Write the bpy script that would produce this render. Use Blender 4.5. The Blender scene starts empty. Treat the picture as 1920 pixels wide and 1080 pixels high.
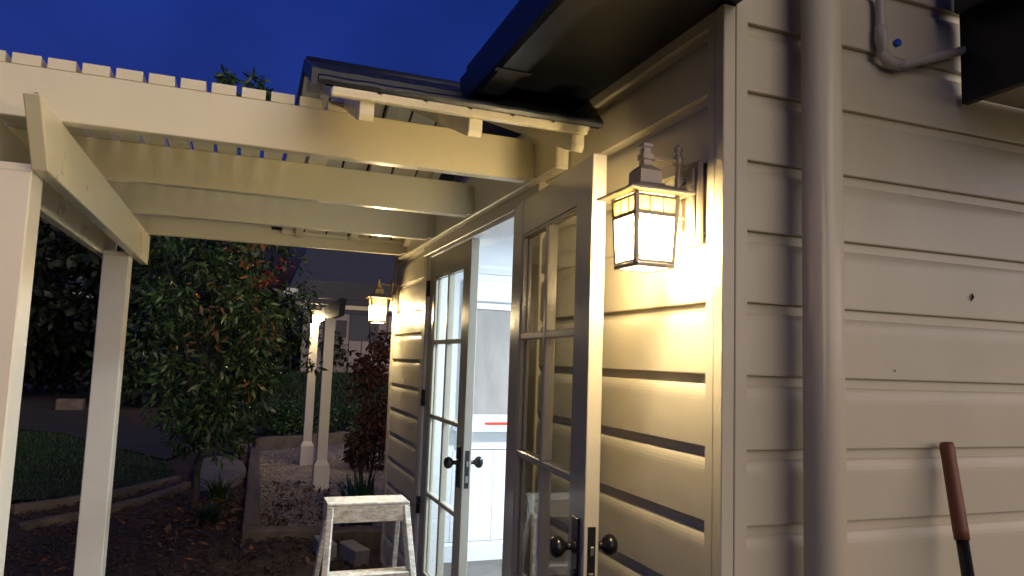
import bpy, bmesh, math, random
import numpy as np
from mathutils import Vector, Matrix, Euler, noise
random.seed(7)
PI = math.pi
sc = bpy.context.scene
COL = sc.collection

# ------------------------------------------------------------------ camera
CZ = 1.49
cam_d = bpy.data.cameras.new('camera'); cam = bpy.data.objects.new('camera', cam_d); COL.objects.link(cam)
cam_d.sensor_width = 36; cam_d.lens = 25.54; cam_d.clip_start = .05; cam_d.clip_end = 600
CR = ((0.93585911, 0.06728233, 0.34589133), (-0.35064957, 0.08081377, 0.93301341), (0.03482253, -0.99445574, 0.09922282))
cam.matrix_world = Matrix(((CR[0][0], -CR[0][1], -CR[0][2], 0), (CR[1][0], -CR[1][1], -CR[1][2], 0),
                           (CR[2][0], -CR[2][1], -CR[2][2], CZ), (0, 0, 0, 1)))
sc.camera = cam

# ------------------------------------------------------------------ sky, dusk light, exposure
SUN_EL, SUN_AZ = math.radians(13), math.radians(153)     # azimuth from +Y clockwise
w = bpy.data.worlds.new('World'); sc.world = w; w.use_nodes = True
nt = w.node_tree; nt.nodes.clear()
sky = nt.nodes.new('ShaderNodeTexSky'); sky.sky_type = 'NISHITA'; sky.sun_disc = False
sky.sun_elevation = math.radians(-2.5); sky.sun_rotation = SUN_AZ; sky.altitude = 100
sky.air_density = 1.0; sky.dust_density = .3; sky.ozone_density = 4
tint = nt.nodes.new('ShaderNodeMix'); tint.data_type = 'RGBA'; tint.blend_type = 'MULTIPLY'; tint.inputs[0].default_value = 1
tint.inputs[7].default_value = (.50, 1.25, 2.2, 1)
tc = nt.nodes.new('ShaderNodeTexCoord'); nz = nt.nodes.new('ShaderNodeTexNoise'); nz.inputs['Scale'].default_value = 3.0
nz.inputs['Detail'].default_value = 4; nz.inputs['Roughness'].default_value = .5
mr = nt.nodes.new('ShaderNodeMapRange'); mr.inputs[1].default_value = .40; mr.inputs[2].default_value = .66; mr.inputs[3].default_value = .90; mr.inputs[4].default_value = 1.28
mul = nt.nodes.new('ShaderNodeMath'); mul.operation = 'MULTIPLY'; mul.inputs[1].default_value = .15
bg = nt.nodes.new('ShaderNodeBackground'); wo = nt.nodes.new('ShaderNodeOutputWorld')
nt.links.new(sky.outputs[0], tint.inputs[6]); nt.links.new(tint.outputs[2], bg.inputs[0])
nt.links.new(tc.outputs['Generated'], nz.inputs['Vector']); nt.links.new(nz.outputs['Fac'], mr.inputs[0])
nt.links.new(mr.outputs[0], mul.inputs[0]); nt.links.new(mul.outputs[0], bg.inputs['Strength']); nt.links.new(bg.outputs[0], wo.inputs[0])

sl = bpy.data.lights.new('sun', 'SUN'); sl.energy = .40; sl.angle = math.radians(80); sl.color = (1, .80, .52)
so = bpy.data.objects.new('sun', sl); COL.objects.link(so)
sdir = Vector((math.sin(SUN_AZ) * math.cos(SUN_EL), math.cos(SUN_AZ) * math.cos(SUN_EL), math.sin(SUN_EL)))
so.rotation_euler = (-sdir).to_track_quat('-Z', 'Y').to_euler(); so.location = (0, -3, 5)
vs = sc.view_settings; vs.view_transform = 'Standard'; vs.look = 'None'; vs.gamma = 1; vs.use_curve_mapping = False
vs.exposure = 2.6
LAMP_W = 205
ROOM_W = 22
WARM = (1.0, .78, .46)

# ------------------------------------------------------------------ materials
def mat(name, col, rough=.5, metal=0, bump=0, bscale=60, var=0, vscale=4, col2=None, spec=None, stretch=None, coat=0, wavy=0):
    m = bpy.data.materials.new(name); m.use_nodes = True; t = m.node_tree; b = t.nodes['Principled BSDF']
    b.inputs['Base Color'].default_value = (*col, 1); b.inputs['Roughness'].default_value = rough; b.inputs['Metallic'].default_value = metal
    if spec is not None: b.inputs['Specular IOR Level'].default_value = spec
    if coat: b.inputs['Coat Weight'].default_value = coat; b.inputs['Coat Roughness'].default_value = .15
    tc = t.nodes.new('ShaderNodeTexCoord'); mp = t.nodes.new('ShaderNodeMapping')
    geo = t.nodes.new('ShaderNodeNewGeometry')
    t.links.new(geo.outputs['Position'], mp.inputs[0])
    if stretch: mp.inputs['Scale'].default_value = stretch
    if var or col2:
        n = t.nodes.new('ShaderNodeTexNoise'); n.inputs['Scale'].default_value = vscale; n.inputs['Detail'].default_value = 6; n.inputs['Roughness'].default_value = .65
        t.links.new(mp.outputs[0], n.inputs['Vector'])
        r = t.nodes.new('ShaderNodeMapRange'); r.inputs[1].default_value = .3; r.inputs[2].default_value = .7
        t.links.new(n.outputs['Fac'], r.inputs[0])
        mx = t.nodes.new('ShaderNodeMix'); mx.data_type = 'RGBA'
        c2 = col2 if col2 else tuple(c * (1 - var) for c in col)
        mx.inputs[6].default_value = (*col, 1); mx.inputs[7].default_value = (*c2, 1)
        t.links.new(r.outputs[0], mx.inputs[0]); t.links.new(mx.outputs[2], b.inputs['Base Color'])
        rr = t.nodes.new('ShaderNodeMapRange'); rr.inputs[3].default_value = max(.02, rough - .07); rr.inputs[4].default_value = min(1, rough + .1)
        t.links.new(n.outputs['Fac'], rr.inputs[0]); t.links.new(rr.outputs[0], b.inputs['Roughness'])
    if bump:
        n2 = t.nodes.new('ShaderNodeTexNoise'); n2.inputs['Scale'].default_value = bscale; n2.inputs['Detail'].default_value = 4
        t.links.new(mp.outputs[0], n2.inputs['Vector'])
        bp = t.nodes.new('ShaderNodeBump'); bp.inputs['Strength'].default_value = bump; bp.inputs['Distance'].default_value = .003
        if wavy:
            n3 = t.nodes.new('ShaderNodeTexNoise'); n3.inputs['Scale'].default_value = 5; n3.inputs['Detail'].default_value = 2; t.links.new(geo.outputs['Position'], n3.inputs['Vector'])
            b3 = t.nodes.new('ShaderNodeBump'); b3.inputs['Strength'].default_value = wavy; b3.inputs['Distance'].default_value = .03
            t.links.new(n3.outputs['Fac'], b3.inputs['Height']); t.links.new(b3.outputs[0], bp.inputs['Normal'])
        t.links.new(n2.outputs['Fac'], bp.inputs['Height']); t.links.new(bp.outputs[0], b.inputs['Normal'])
    return m
M = {}
M['cream'] = mat('cream_paint', (.58, .525, .385), .36, wavy=.16, bump=.12, bscale=35, var=.10, vscale=3, stretch=(1, 1, .4))
M['beam'] = mat('beam_paint', (.80, .735, .52), .28, wavy=.1, bump=.15, bscale=40, var=.05, vscale=5)
M['post'] = mat('post_paint', (.80, .74, .61), .35, bump=.1, bscale=30, var=.05, vscale=3)
M['door'] = mat('door_paint', (.56, .515, .40), .2, wavy=.08, bump=.14, bscale=90, var=.04, coat=.3)
M['white'] = mat('white_paint', (.80, .81, .82), .4, bump=.05, bscale=40, var=.03)
M['charcoal'] = mat('charcoal_metal', (.010, .012, .018), .42, bump=.1, bscale=20, var=.3)
M['tile'] = mat('roof_tile', (.020, .024, .036), .42, bump=.2, bscale=60, var=.25, vscale=5)
M['pvc'] = mat('painted_pipe', (.64, .575, .41), .30, bump=.04, bscale=20, var=.05)
M['pipe'] = mat('grey_conduit', (.46, .43, .38), .4, var=.1)
M['black'] = mat('black_metal', (.012, .012, .013), .28, metal=.2, bump=.1)
M['steel'] = mat('latch_steel', (.25, .24, .22), .35, metal=.9)
M['bronze'] = mat('lantern_bronze', (.30, .26, .21), .42, metal=.35, bump=.25, bscale=120)
M['blue'] = mat('blue_cap', (.02, .08, .45), .35)
M['alu'] = mat('spattered_aluminium', (.86, .82, .72), .4, metal=.1, bump=1, bscale=60, col2=(.36, .33, .27), vscale=30, stretch=(1, 1, 2.5))
M['rivet'] = mat('dark_rivet', (.06, .06, .06), .4, metal=.6)
M['handle'] = mat('red_brown_wood', (.20, .065, .024), .5, bump=.3, bscale=30, var=.3, vscale=15, stretch=(1, 1, .2))
M['soil'] = mat('soil', (.060, .040, .028), .95, bump=1, bscale=25, col2=(.022, .016, .012), vscale=3)
M['gravel'] = mat('gravel_ground', (.44, .37, .30), .95, bump=1, bscale=50, col2=(.13, .105, .085), vscale=1.5)
M['pebble'] = mat('pebble', (.50, .44, .36), .85, var=.5, vscale=8)
M['mulch'] = mat('bark_chip', (.075, .045, .028), .9, var=.6, vscale=10)
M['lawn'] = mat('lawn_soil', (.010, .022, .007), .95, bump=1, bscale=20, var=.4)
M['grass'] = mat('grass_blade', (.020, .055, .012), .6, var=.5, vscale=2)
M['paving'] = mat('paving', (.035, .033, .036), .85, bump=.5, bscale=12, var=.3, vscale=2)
M['timber'] = mat('weathered_timber', (.17, .135, .10), .85, bump=.9, bscale=30, var=.5, vscale=6, stretch=(1, .15, 1))
M['stone'] = mat('grey_stone', (.20, .18, .16), .85, bump=1, bscale=8, var=.45, vscale=3)
M['brick'] = mat('pale_brick', (.26, .25, .23), .85, bump=.6, bscale=40, var=.3, vscale=10)
M['bark'] = mat('tree_bark', (.07, .055, .04), .9, bump=1, bscale=40, var=.5, vscale=10)
M['leafA'] = mat('leaf_green', (.035, .085, .016), .38, var=.35, vscale=6)
M['leafB'] = mat('leaf_pale_green', (.075, .14, .035), .36, var=.3, vscale=6)
M['leafC'] = mat('leaf_dark_green', (.018, .045, .012), .32, var=.3, vscale=6)
M['leafShade'] = mat('leaf_far_shaded', (.008, .016, .007), .5, var=.4, vscale=1)  # leaf green darkened so far trees and hedge look unlit
M['leafShadePale'] = mat('leaf_far_shaded_pale', (.014, .026, .010), .5, var=.4, vscale=1)  # paler far leaf, its colour also lowered to stand for missing light
M['leafO'] = mat('leaf_orange', (.30, .10, .015), .5, var=.4, vscale=6)
M['leafR'] = mat('leaf_red', (.34, .035, .035), .5, var=.4, vscale=6)
M['rust'] = mat('leaf_rust', (.13, .042, .022), .6, var=.5, vscale=6)
M['rust2'] = mat('leaf_dull_brown', (.06, .03, .02), .6, var=.5, vscale=6)
M['dry'] = mat('leaf_dry', (.17, .095, .045), .7, var=.5, vscale=8)
M['strap'] = mat('leaf_blue_green', (.025, .07, .035), .4, var=.3)
M['farwall'] = mat('far_render', (.30, .26, .25), .8, var=.1)
M['farroof'] = mat('far_roof', (.05, .055, .075), .6, bump=.5, bscale=3, var=.2)
M['pale'] = mat('pale_trim', (.60, .60, .60), .6, var=.05)
M['fence'] = mat('dark_fence', (.04, .035, .03), .8, var=.3)
M['red'] = mat('red_plastic', (.70, .05, .02), .4)
M['moth'] = mat('moth_brown', (.05, .03, .02), .8)
M['floorb'] = mat('floor_boards', (.32, .22, .14), .4, var=.3, stretch=(1, .1, 1))

def glass(name, tint=(1, 1, 1), rough=0.0, bump=0):
    # clear pane: two-sided Schlick reflection over a see-through body
    m = bpy.data.materials.new(name); m.use_nodes = True; t = m.node_tree; t.nodes.clear(); L = t.links.new
    o = t.nodes.new('ShaderNodeOutputMaterial'); mx = t.nodes.new('ShaderNodeMixShader'); g = t.nodes.new('ShaderNodeNewGeometry')
    tr = t.nodes.new('ShaderNodeBsdfTransparent'); tr.inputs[0].default_value = (*tint, 1); gl = t.nodes.new('ShaderNodeBsdfGlossy'); gl.inputs['Roughness'].default_value = rough
    d = t.nodes.new('ShaderNodeVectorMath'); d.operation = 'DOT_PRODUCT'; L(g.outputs['Normal'], d.inputs[0]); L(g.outputs['Incoming'], d.inputs[1])
    def mth(op, a, b=None):
        n = t.nodes.new('ShaderNodeMath'); n.operation = op
        for k, v in enumerate((a, b)):
            if v is None: continue
            if isinstance(v, (int, float)): n.inputs[k].default_value = v
            else: L(v, n.inputs[k])
        return n.outputs[0]
    f = mth('ADD', mth('MULTIPLY', mth('POWER', mth('SUBTRACT', 1.0, mth('ABSOLUTE', d.outputs['Value'])), 5.0), .92), .07)
    L(f, mx.inputs[0]); L(tr.outputs[0], mx.inputs[1]); L(gl.outputs[0], mx.inputs[2]); L(mx.outputs[0], o.inputs[0])
    if bump:
        n = t.nodes.new('ShaderNodeTexNoise'); n.inputs['Scale'].default_value = bump
        bp = t.nodes.new('ShaderNodeBump'); bp.inputs['Strength'].default_value = .12; bp.inputs['Distance'].default_value = .002
        L(n.outputs['Fac'], bp.inputs['Height']); L(bp.outputs[0], gl.inputs['Normal'])
    return m
M['glass'] = glass('window_glass', (.93, .95, .94), 0.0, bump=6)
def seedy(name, col, keep):
    m = bpy.data.materials.new(name); m.use_nodes = True; t = m.node_tree; t.nodes.clear()
    o = t.nodes.new('ShaderNodeOutputMaterial'); mx = t.nodes.new('ShaderNodeMixShader')
    n = t.nodes.new('ShaderNodeTexNoise'); n.inputs['Scale'].default_value = 90; n.inputs['Detail'].default_value = 3
    r = t.nodes.new('ShaderNodeMapRange'); r.inputs[1].default_value = .3; r.inputs[2].default_value = .7; r.inputs[3].default_value = keep - .25; r.inputs[4].default_value = keep + .25
    tl = t.nodes.new('ShaderNodeBsdfTranslucent'); tl.inputs[0].default_value = (*col, 1); tr = t.nodes.new('ShaderNodeBsdfTransparent'); tr.inputs[0].default_value = (*[min(1, c * 1.05) for c in col], 1)
    t.links.new(n.outputs['Fac'], r.inputs[0]); t.links.new(r.outputs[0], mx.inputs[0]); t.links.new(tl.outputs[0], mx.inputs[1]); t.links.new(tr.outputs[0], mx.inputs[2]); t.links.new(mx.outputs[0], o.inputs[0])
    return m
M['seedy'] = seedy('seeded_lantern_glass', (.93, .91, .84), .65)
M['amber'] = seedy('amber_lantern_glass', (.16, .115, .03), .30)
def emis(name, col, s):
    m = bpy.data.materials.new(name); m.use_nodes = True; t = m.node_tree; t.nodes.clear()
    o = t.nodes.new('ShaderNodeOutputMaterial'); e = t.nodes.new('ShaderNodeEmission'); e.inputs[0].default_value = (*col, 1); e.inputs[1].default_value = s
    t.links.new(e.outputs[0], o.inputs[0]); return m
M['bulb'] = emis('lit_bulb', WARM, LAMP_W)
M['roomlamp'] = emis('lit_room_lamp', (.80, .90, 1), 6)

M['obscure'] = mat('obscure_glass', (.36, .325, .29), .16, bump=1, bscale=26, var=.35, vscale=5, stretch=(1, 1, .35))
M['obscure'].node_tree.nodes['Principled BSDF'].inputs['Coat Weight'].default_value = .6
# ------------------------------------------------------------------ mesh helpers
class MB:
    def __init__(s): s.bm = bmesh.new(); s.mi = 0
    def _bev(s, geom_verts, bev):
        if bev:
            es = list({e for v in geom_verts for e in v.link_edges})
            bmesh.ops.bevel(s.bm, geom=es, offset=bev, segments=1, affect='EDGES', profile=.5)
    def box(s, x0, x1, y0, y1, z0, z1, bev=0.0):
        return s.hexa([(x0, y0, z0), (x1, y0, z0), (x1, y1, z0), (x0, y1, z0), (x0, y0, z1), (x1, y0, z1), (x1, y1, z1), (x0, y1, z1)], bev)
    def hexa(s, p, bev=0.0):
        v = [s.bm.verts.new(q) for q in p]
        for f in ((3, 2, 1, 0), (4, 5, 6, 7), (0, 1, 5, 4), (1, 2, 6, 5), (2, 3, 7, 6), (3, 0, 4, 7)):
            fc = s.bm.faces.new([v[i] for i in f]); fc.material_index = s.mi
        s._bev(v, bev); return s
    def bar(s, a, b, wx, wy, up=(0, 0, 1), bev=0.0):
        a = Vector(a); b = Vector(b); d = (b - a).normalized(); u = Vector(up)
        if abs(d.dot(u)) > .97: u = Vector((0, 1, 0))
        sx = d.cross(u).normalized(); sy = sx.cross(d).normalized()
        p = []
        for c in (a, b):
            for i, j in ((-1, -1), (1, -1), (1, 1), (-1, 1)): p.append(c + sx * wx / 2 * i + sy * wy / 2 * j)
        return s.hexa(p, bev)
    def tube(s, pts, r, n=12, cap=True):
        pts = [Vector(p) for p in pts]; rings = []
        rs = r if isinstance(r, (list, tuple)) else [r] * len(pts)
        for i, p in enumerate(pts):
            d = (pts[min(i + 1, len(pts) - 1)] - pts[max(i - 1, 0)]).normalized()
            u = Vector((0, 0, 1)) if abs(d.z) < .9 else Vector((0, 1, 0))
            a = d.cross(u).normalized(); b = a.cross(d).normalized()
            rings.append([s.bm.verts.new(p + (a * math.cos(2 * PI * k / n) + b * math.sin(2 * PI * k / n)) * rs[i]) for k in range(n)])
        for i in range(len(rings) - 1):
            for k in range(n):
                f = s.bm.faces.new([rings[i][k], rings[i][(k + 1) % n], rings[i + 1][(k + 1) % n], rings[i + 1][k]]); f.smooth = True; f.material_index = s.mi
        if cap: s.bm.faces.new(rings[0][::-1]); s.bm.faces.new(rings[-1])
        return s
    def lathe(s, c, prof, axis='z', n=20, square=False):
        c = Vector(c); rings = []
        for r, h in prof:
            ring = []
            for k in range(n):
                a = 2 * PI * (k + .5) / n; q = r * (1 / math.cos(PI / 4) if n == 4 else 1)
                x, y = math.cos(a) * q, math.sin(a) * q
                v = {'z': (x, y, h), 'x': (h, x, y), 'y': (y, h, x)}[axis]
                ring.append(s.bm.verts.new(c + Vector(v)))
            rings.append(ring)
        for i in range(len(rings) - 1):
            for k in range(n):
                f = s.bm.faces.new([rings[i][k], rings[i][(k + 1) % n], rings[i + 1][(k + 1) % n], rings[i + 1][k]]); f.smooth = n > 4; f.material_index = s.mi
        s.bm.faces.new(rings[0][::-1]); s.bm.faces.new(rings[-1]); return s
    def prism(s, poly, axis, a, b, bev=0):
        # poly: 2D points; axis 'y': (x,z) extruded along y; 'x': (y,z) along x; 'z': (x,y) along z
        f = {'y': lambda p, t: (p[0], t, p[1]), 'x': lambda p, t: (t, p[0], p[1]), 'z': lambda p, t: (p[0], p[1], t)}[axis]
        A = [s.bm.verts.new(f(p, a)) for p in poly]; B = [s.bm.verts.new(f(p, b)) for p in poly]; n = len(poly)
        s.bm.faces.new(A); s.bm.faces.new(B[::-1])
        for i in range(n): s.bm.faces.new([A[i], B[i], B[(i + 1) % n], A[(i + 1) % n]])
        s._bev(A + B, bev); return s
    def build(s, name, m, parent=None, smooth=False):
        bmesh.ops.recalc_face_normals(s.bm, faces=s.bm.faces[:])
        me = bpy.data.meshes.new(name)
        if parent is not None:
            off = Vector((0, 0, 0)); p = parent
            while p is not None: off += p.location; p = p.parent
            bmesh.ops.translate(s.bm, verts=s.bm.verts[:], vec=-off)
        s.bm.to_mesh(me); s.bm.free()
        for k in (m if isinstance(m, (list, tuple)) else [m]): me.materials.append(k)
        if smooth:
            for p_ in me.polygons: p_.use_smooth = True
        o = bpy.data.objects.new(name, me); COL.objects.link(o); o.parent = parent; return o
def tag(o, label=None, cat=None, group=None, kind=None):
    if label: o['label'] = label
    if cat: o['category'] = cat
    if group: o['group'] = group
    if kind: o['kind'] = kind
    return o
def empty(name, loc, label, cat, group=None):
    o = bpy.data.objects.new(name, None); o.empty_display_size = .1; o.location = loc; COL.objects.link(o); return tag(o, label, cat, group)
def copy_tree(o, parent=None):
    c = o.copy(); COL.objects.link(c); c.parent = parent
    for ch in list(o.children): copy_tree(ch, c)
    return c
def share(o, loc, parent):
    c = o.copy(); COL.objects.link(c); c.parent = parent; c.location = loc; return c
def mesh_np(name, V, F, mats, mi=None, parent=None, smooth=False):
    me = bpy.data.meshes.new(name); V = np.asarray(V, np.float32); F = np.asarray(F, np.int32); k = F.shape[1]
    if parent is not None: V = V - np.array(parent.location, np.float32)
    me.vertices.add(len(V)); me.vertices.foreach_set('co', V.ravel())
    me.loops.add(F.size); me.loops.foreach_set('vertex_index', F.ravel())
    me.polygons.add(len(F)); me.polygons.foreach_set('loop_start', np.arange(0, F.size, k, dtype=np.int32)); me.polygons.foreach_set('loop_total', np.full(len(F), k, np.int32))
    for m in mats: me.materials.append(m)
    if mi is not None: me.polygons.foreach_set('material_index', np.asarray(mi, np.int32))
    if smooth: me.polygons.foreach_set('use_smooth', np.ones(len(F), bool))
    me.update(); me.validate(); o = bpy.data.objects.new(name, me); COL.objects.link(o); o.parent = parent; return o

# ================================================================== GROUND
def inpoly(x, y, poly):
    c = False; n = len(poly)
    for i in range(n):
        x1, y1 = poly[i]; x2, y2 = poly[(i + 1) % n]
        if (y1 > y) != (y2 > y) and x < (x2 - x1) * (y - y1) / (y2 - y1) + x1: c = not c
    return c
def terrain(x, y):
    t = min(1, max(0, (y - 13.5) / 8.5)); t = t * t * (3 - 2 * t)
    s = min(1, max(0, (x - .2) / 1.2))
    return .9 * t * (s * .75 + .25)
def sheet(name, x0, x1, y0, y1, step, m, zf, poly=None):
    nx = int((x1 - x0) / step) + 1; ny = int((y1 - y0) / step) + 1
    V = []; F = []
    for j in range(ny + 1):
        for i in range(nx + 1):
            x = x0 + (x1 - x0) * i / nx; y = y0 + (y1 - y0) * j / ny; V.append((x, y, zf(x, y)))
    for j in range(ny):
        for i in range(nx):
            if poly and not inpoly(x0 + (x1 - x0) * (i + .5) / nx, y0 + (y1 - y0) * (j + .5) / ny, poly): continue
            a = j * (nx + 1) + i; F.append((a, a + 1, a + nx + 2, a + nx + 1))
    return tag(mesh_np(name, V, F, [m], smooth=True), kind='structure')
def rough(x, y, s, a): return a * noise.noise(Vector((x * s, y * s, 3.1)))
sheet('ground', -90, 90, -40, 160, 1.0, M['soil'], lambda x, y: terrain(x, y) - .03)
lawn_poly = [(-2.1, 8.0), (-1.6, 8.1), (-1.1, 8.5), (-.72, 9.1), (-.62, 9.6), (-.75, 10.4), (-1.15, 11.2), (-1.5, 11.8), (-2.6, 13.8), (-4.5, 15.6), (-9, 16.5), (-9, 7.6), (-4, 7.7)]
bed_poly = [(-9, -3), (-9, 7.4), (-2, 7.8), (-.9, 8.3), (-.45, 9.2), (-.45, 12.2), (.24, 12.2), (.24, 6.2), (1.0, 6.2), (1.0, -3)]
sheet('garden_bed', -6, 1.1, .5, 13, .07, M['soil'], lambda x, y: terrain(x, y) + .004 + rough(x, y, 1.3, .04) + rough(x, y, 6, .018) + .02, bed_poly)
grav_poly = [(.26, 6.25), (.26, 12.6), (3.6, 12.9), (3.6, 6.0), (1.2, 6.0), (1.2, 6.25)]
sheet('gravel_path', .2, 3.6, 5.9, 13, .07, M['gravel'], lambda x, y: terrain(x, y) + .012 + rough(x, y, 1.7, .03) + rough(x, y, 7, .014), grav_poly)
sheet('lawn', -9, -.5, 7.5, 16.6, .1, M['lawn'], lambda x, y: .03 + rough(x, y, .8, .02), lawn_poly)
sheet('far_lawn', .3, 12, 13, 22.5, .25, M['lawn'], lambda x, y: terrain(x, y) + .02 + rough(x, y, .8, .04))
path_poly = [(-9, 16.6), (-4.5, 15.7), (-2.6, 13.9), (-1.5, 11.9), (-.8, 10.7), (-.5, 12.3), (-.5, 13.4), (-1.7, 15.2), (-2.6, 18.6), (-9, 20.0)]
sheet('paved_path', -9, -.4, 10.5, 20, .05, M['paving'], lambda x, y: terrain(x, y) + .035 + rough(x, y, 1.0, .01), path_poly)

# grass blades (stuff), mulch, pebbles, fallen leaves
def blades(name, n, sampler, h, m, wd=.006):
    V = []; F = []
    for i in range(n):
        x, y, z = sampler(); a = random.uniform(0, 2 * PI); l = h * random.uniform(.5, 1.2); bx, by = random.gauss(0, .4) * l, random.gauss(0, .4) * l
        dx, dy = math.cos(a) * wd, math.sin(a) * wd; k = len(V)
        V += [(x - dx, y - dy, z), (x + dx, y + dy, z), (x + bx, y + by, z + l)]; F.append((k, k + 1, k + 2))
    return tag(mesh_np(name, V, F, [m]), kind='stuff')
def in_lawn():
    while True:
        x = random.uniform(-5, -.6); y = random.uniform(7.6, 15)
        if inpoly(x, y, lawn_poly): return x, y, .03
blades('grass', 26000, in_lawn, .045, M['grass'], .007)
blades('far_grass', 14000, lambda: (lambda x, y: (x, y, terrain(x, y) + .02))(random.uniform(.5, 5.5), random.uniform(13, 22)), .09, M['grass'], .016)
def chips(name, n, sampler, s, m, flat=1.0):
    V = []; F = []
    O = np.array([(1, 0, 0), (0, 1, 0), (-1, 0, 0), (0, -1, 0), (0, 0, 1), (0, 0, -1)], float)
    T = [(0, 1, 4), (1, 2, 4), (2, 3, 4), (3, 0, 4), (1, 0, 5), (2, 1, 5), (3, 2, 5), (0, 3, 5)]
    for i in range(n):
        x, y, z = sampler(); R = np.array(Euler((random.uniform(-.5, .5), random.uniform(-.5, .5), random.uniform(0, 6.3))).to_matrix())
        q = s * random.uniform(.4, 1.3); k = len(V)
        P = (O * np.array([q, q * random.uniform(.4, .9), q * .5 * flat])) @ R.T + np.array([x, y, z])
        V += list(map(tuple, P)); F += [(a + k, b + k, c + k) for a, b, c in T]
    return tag(mesh_np(name, V, F, [m]), kind='stuff')
def in_grav():
    while True:
        x = random.uniform(.26, 2.2); y = random.uniform(6, 12.6)
        if inpoly(x, y, grav_poly): return x, y, terrain(x, y) + .02
chips('gravel', 9000, in_grav, .018, M['pebble'])
def in_bed():
    while True:
        x = random.uniform(-2.6, .95); y = 3.2 + 6.5 * random.random() ** 1.2
        if inpoly(x, y, bed_poly): return x, y, .045 + rough(x, y, 1.3, .04)
chips('mulch', 6500, in_bed, .026, M['mulch'], .5)
def fallen(name, n, sampler, s, mats):
    V = []; F = []; MI = []
    for i in range(n):
        x, y, z = sampler(); R = np.array(Euler((random.gauss(0, .5), random.gauss(0, .5), random.uniform(0, 6.3))).to_matrix()); q = s * random.uniform(.6, 1.3); k = len(V)
        P = np.array([(-1, 0, 0), (0, -.42, .22), (1, 0, .15), (0, .42, .22), (0, 0, 0)]) * q @ R.T + np.array([x, y, z + .02])
        V += list(map(tuple, P)); F += [(k, k + 1, k + 4), (k + 1, k + 2, k + 4), (k + 2, k + 3, k + 4), (k + 3, k, k + 4)]; MI += [random.randrange(len(mats))] * 4
    return tag(mesh_np(name, V, F, mats, MI), kind='stuff')
def leafspots():
    while True:
        if random.random() < .55: x, y = random.gauss(-.05, .35), random.gauss(6.9, .55)
        elif random.random() < .6: x, y = random.uniform(.3, 1.2), random.uniform(6.2, 8.6)
        else: x, y = random.uniform(-1.2, .9), random.uniform(4.5, 8)
        if y > 4.2: return x, y, .035 + max(0, rough(x, y, 1.3, .04))
fallen('fallen_leaves', 700, leafspots, .036, [M['dry'], M['rust'], M['dry'], M['rust2'], M['rust2'], M['dry'], M['leafO']])

# timber edging, slab, bricks
def sleeper(a, b, wd, h, label, z=.0, bow=0):
    a = Vector(a); b = Vector(b); mb = MB(); n = 8; L = (b - a); sd = Vector((-L.y, L.x, 0)).normalized()
    for i in range(1):
        pts = [a + L * (k / n) + sd * bow * math.sin(PI * k / n) for k in range(n + 1)]
        rings = []
        for k, p in enumerate(pts):
            t = (pts[min(k + 1, n)] - pts[max(k - 1, 0)]).normalized(); s_ = Vector((-t.y, t.x, 0))
            jw = wd / 2 * (1 + random.uniform(-.08, .08)); jh = h * (1 + random.uniform(-.1, .1))
            rings.append([mb.bm.verts.new(p + s_ * q * jw + Vector((0, 0, z + zz))) for q, zz in ((-1, -.05), (1, -.05), (1, jh * .9), (.85, jh), (-.85, jh), (-1, jh * .9))])
        for k in range(n):
            for j in range(6): mb.bm.faces.new([rings[k][j], rings[k][(j + 1) % 6], rings[k + 1][(j + 1) % 6], rings[k + 1][j]])
        mb.bm.faces.new(rings[0]); mb.bm.faces.new(rings[-1][::-1])
    o = mb.build('timber_edging', M['timber']); tag(o, label, 'edging', 'timber edging round the garden beds'); return o
sleeper((.19, 6.35, 0), (.31, 11.3, 0), .13, .11, 'long straight timber sleeper running away between the tree bed and the gravel')
sleeper((.13, 6.12, 0), (1.25, 5.95, 0), .14, .12, 'short timber sleeper lying across the near end of the gravel path')
sleeper((-1.75, 7.55, 0), (-.55, 9.0, 0), .09, .09, 'curved timber edging board directly along the lawn', bow=-.10)
sleeper((-1.5, 6.85, 0), (-.42, 8.6, 0), .09, .08, 'outer curved timber board in the soil left of the tree trunk', bow=-.12)
sleeper((-2.9, 7.45, 0), (-1.75, 7.52, 0), .09, .07, 'low timber board edging the lawn between the two pergola posts')
sleeper((.3, 11.6, 0), (1.9, 12.5, 0), .12, .22, 'timber edging board at the far end of the gravel path')
mb = MB(); ring0 = []; ring1 = []
for k in range(14):
    a = 2 * PI * k / 14; rx = .30 * (1 + .12 * math.sin(3 * a + 1)); ry = 1.15 * (1 + .08 * math.cos(2 * a))
    ring0.append(mb.bm.verts.new((-.12 + rx * math.cos(a), 9.3 + ry * math.sin(a), -.03))); ring1.append(mb.bm.verts.new((-.12 + rx * .85 * math.cos(a), 9.3 + ry * .9 * math.sin(a), .13)))
for k in range(14): mb.bm.faces.new([ring0[k], ring0[(k + 1) % 14], ring1[(k + 1) % 14], ring1[k]])
mb.bm.faces.new(ring1)
tag(mb.build('stone_slab', M['stone']), 'large flat grey stone lying behind the tree trunk', 'stone')
mb = MB(); mb.box(.02, .20, 10.9, 11.25, .0, .26, .015)
tag(mb.build('timber_block', M['timber']), 'pale square timber block standing at the far end of the sleeper', 'block')
for (x, y, a, l) in ((.86, 5.35, .25, 'whitish brick on the ground seen between the ladder legs, nearer the middle'), (.68, 5.55, .1, 'whitish brick on the ground tucked behind the left ladder leg')):
    mb = MB(); mb.box(-.055, .055, -.15, .15, 0, .12, .008); o = mb.build('brick', M['brick']); o.location = (x, y, .03); o.rotation_euler.z = a; tag(o, l, 'brick', 'bricks by the step ladder')
mb = MB(); mb.box(-3.5, -3.0, 17.6, 17.9, .03, .36, .02)
tag(mb.build('storage_box', M['timber']), 'small box sitting on the far paving past the lawn', 'box')

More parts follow.
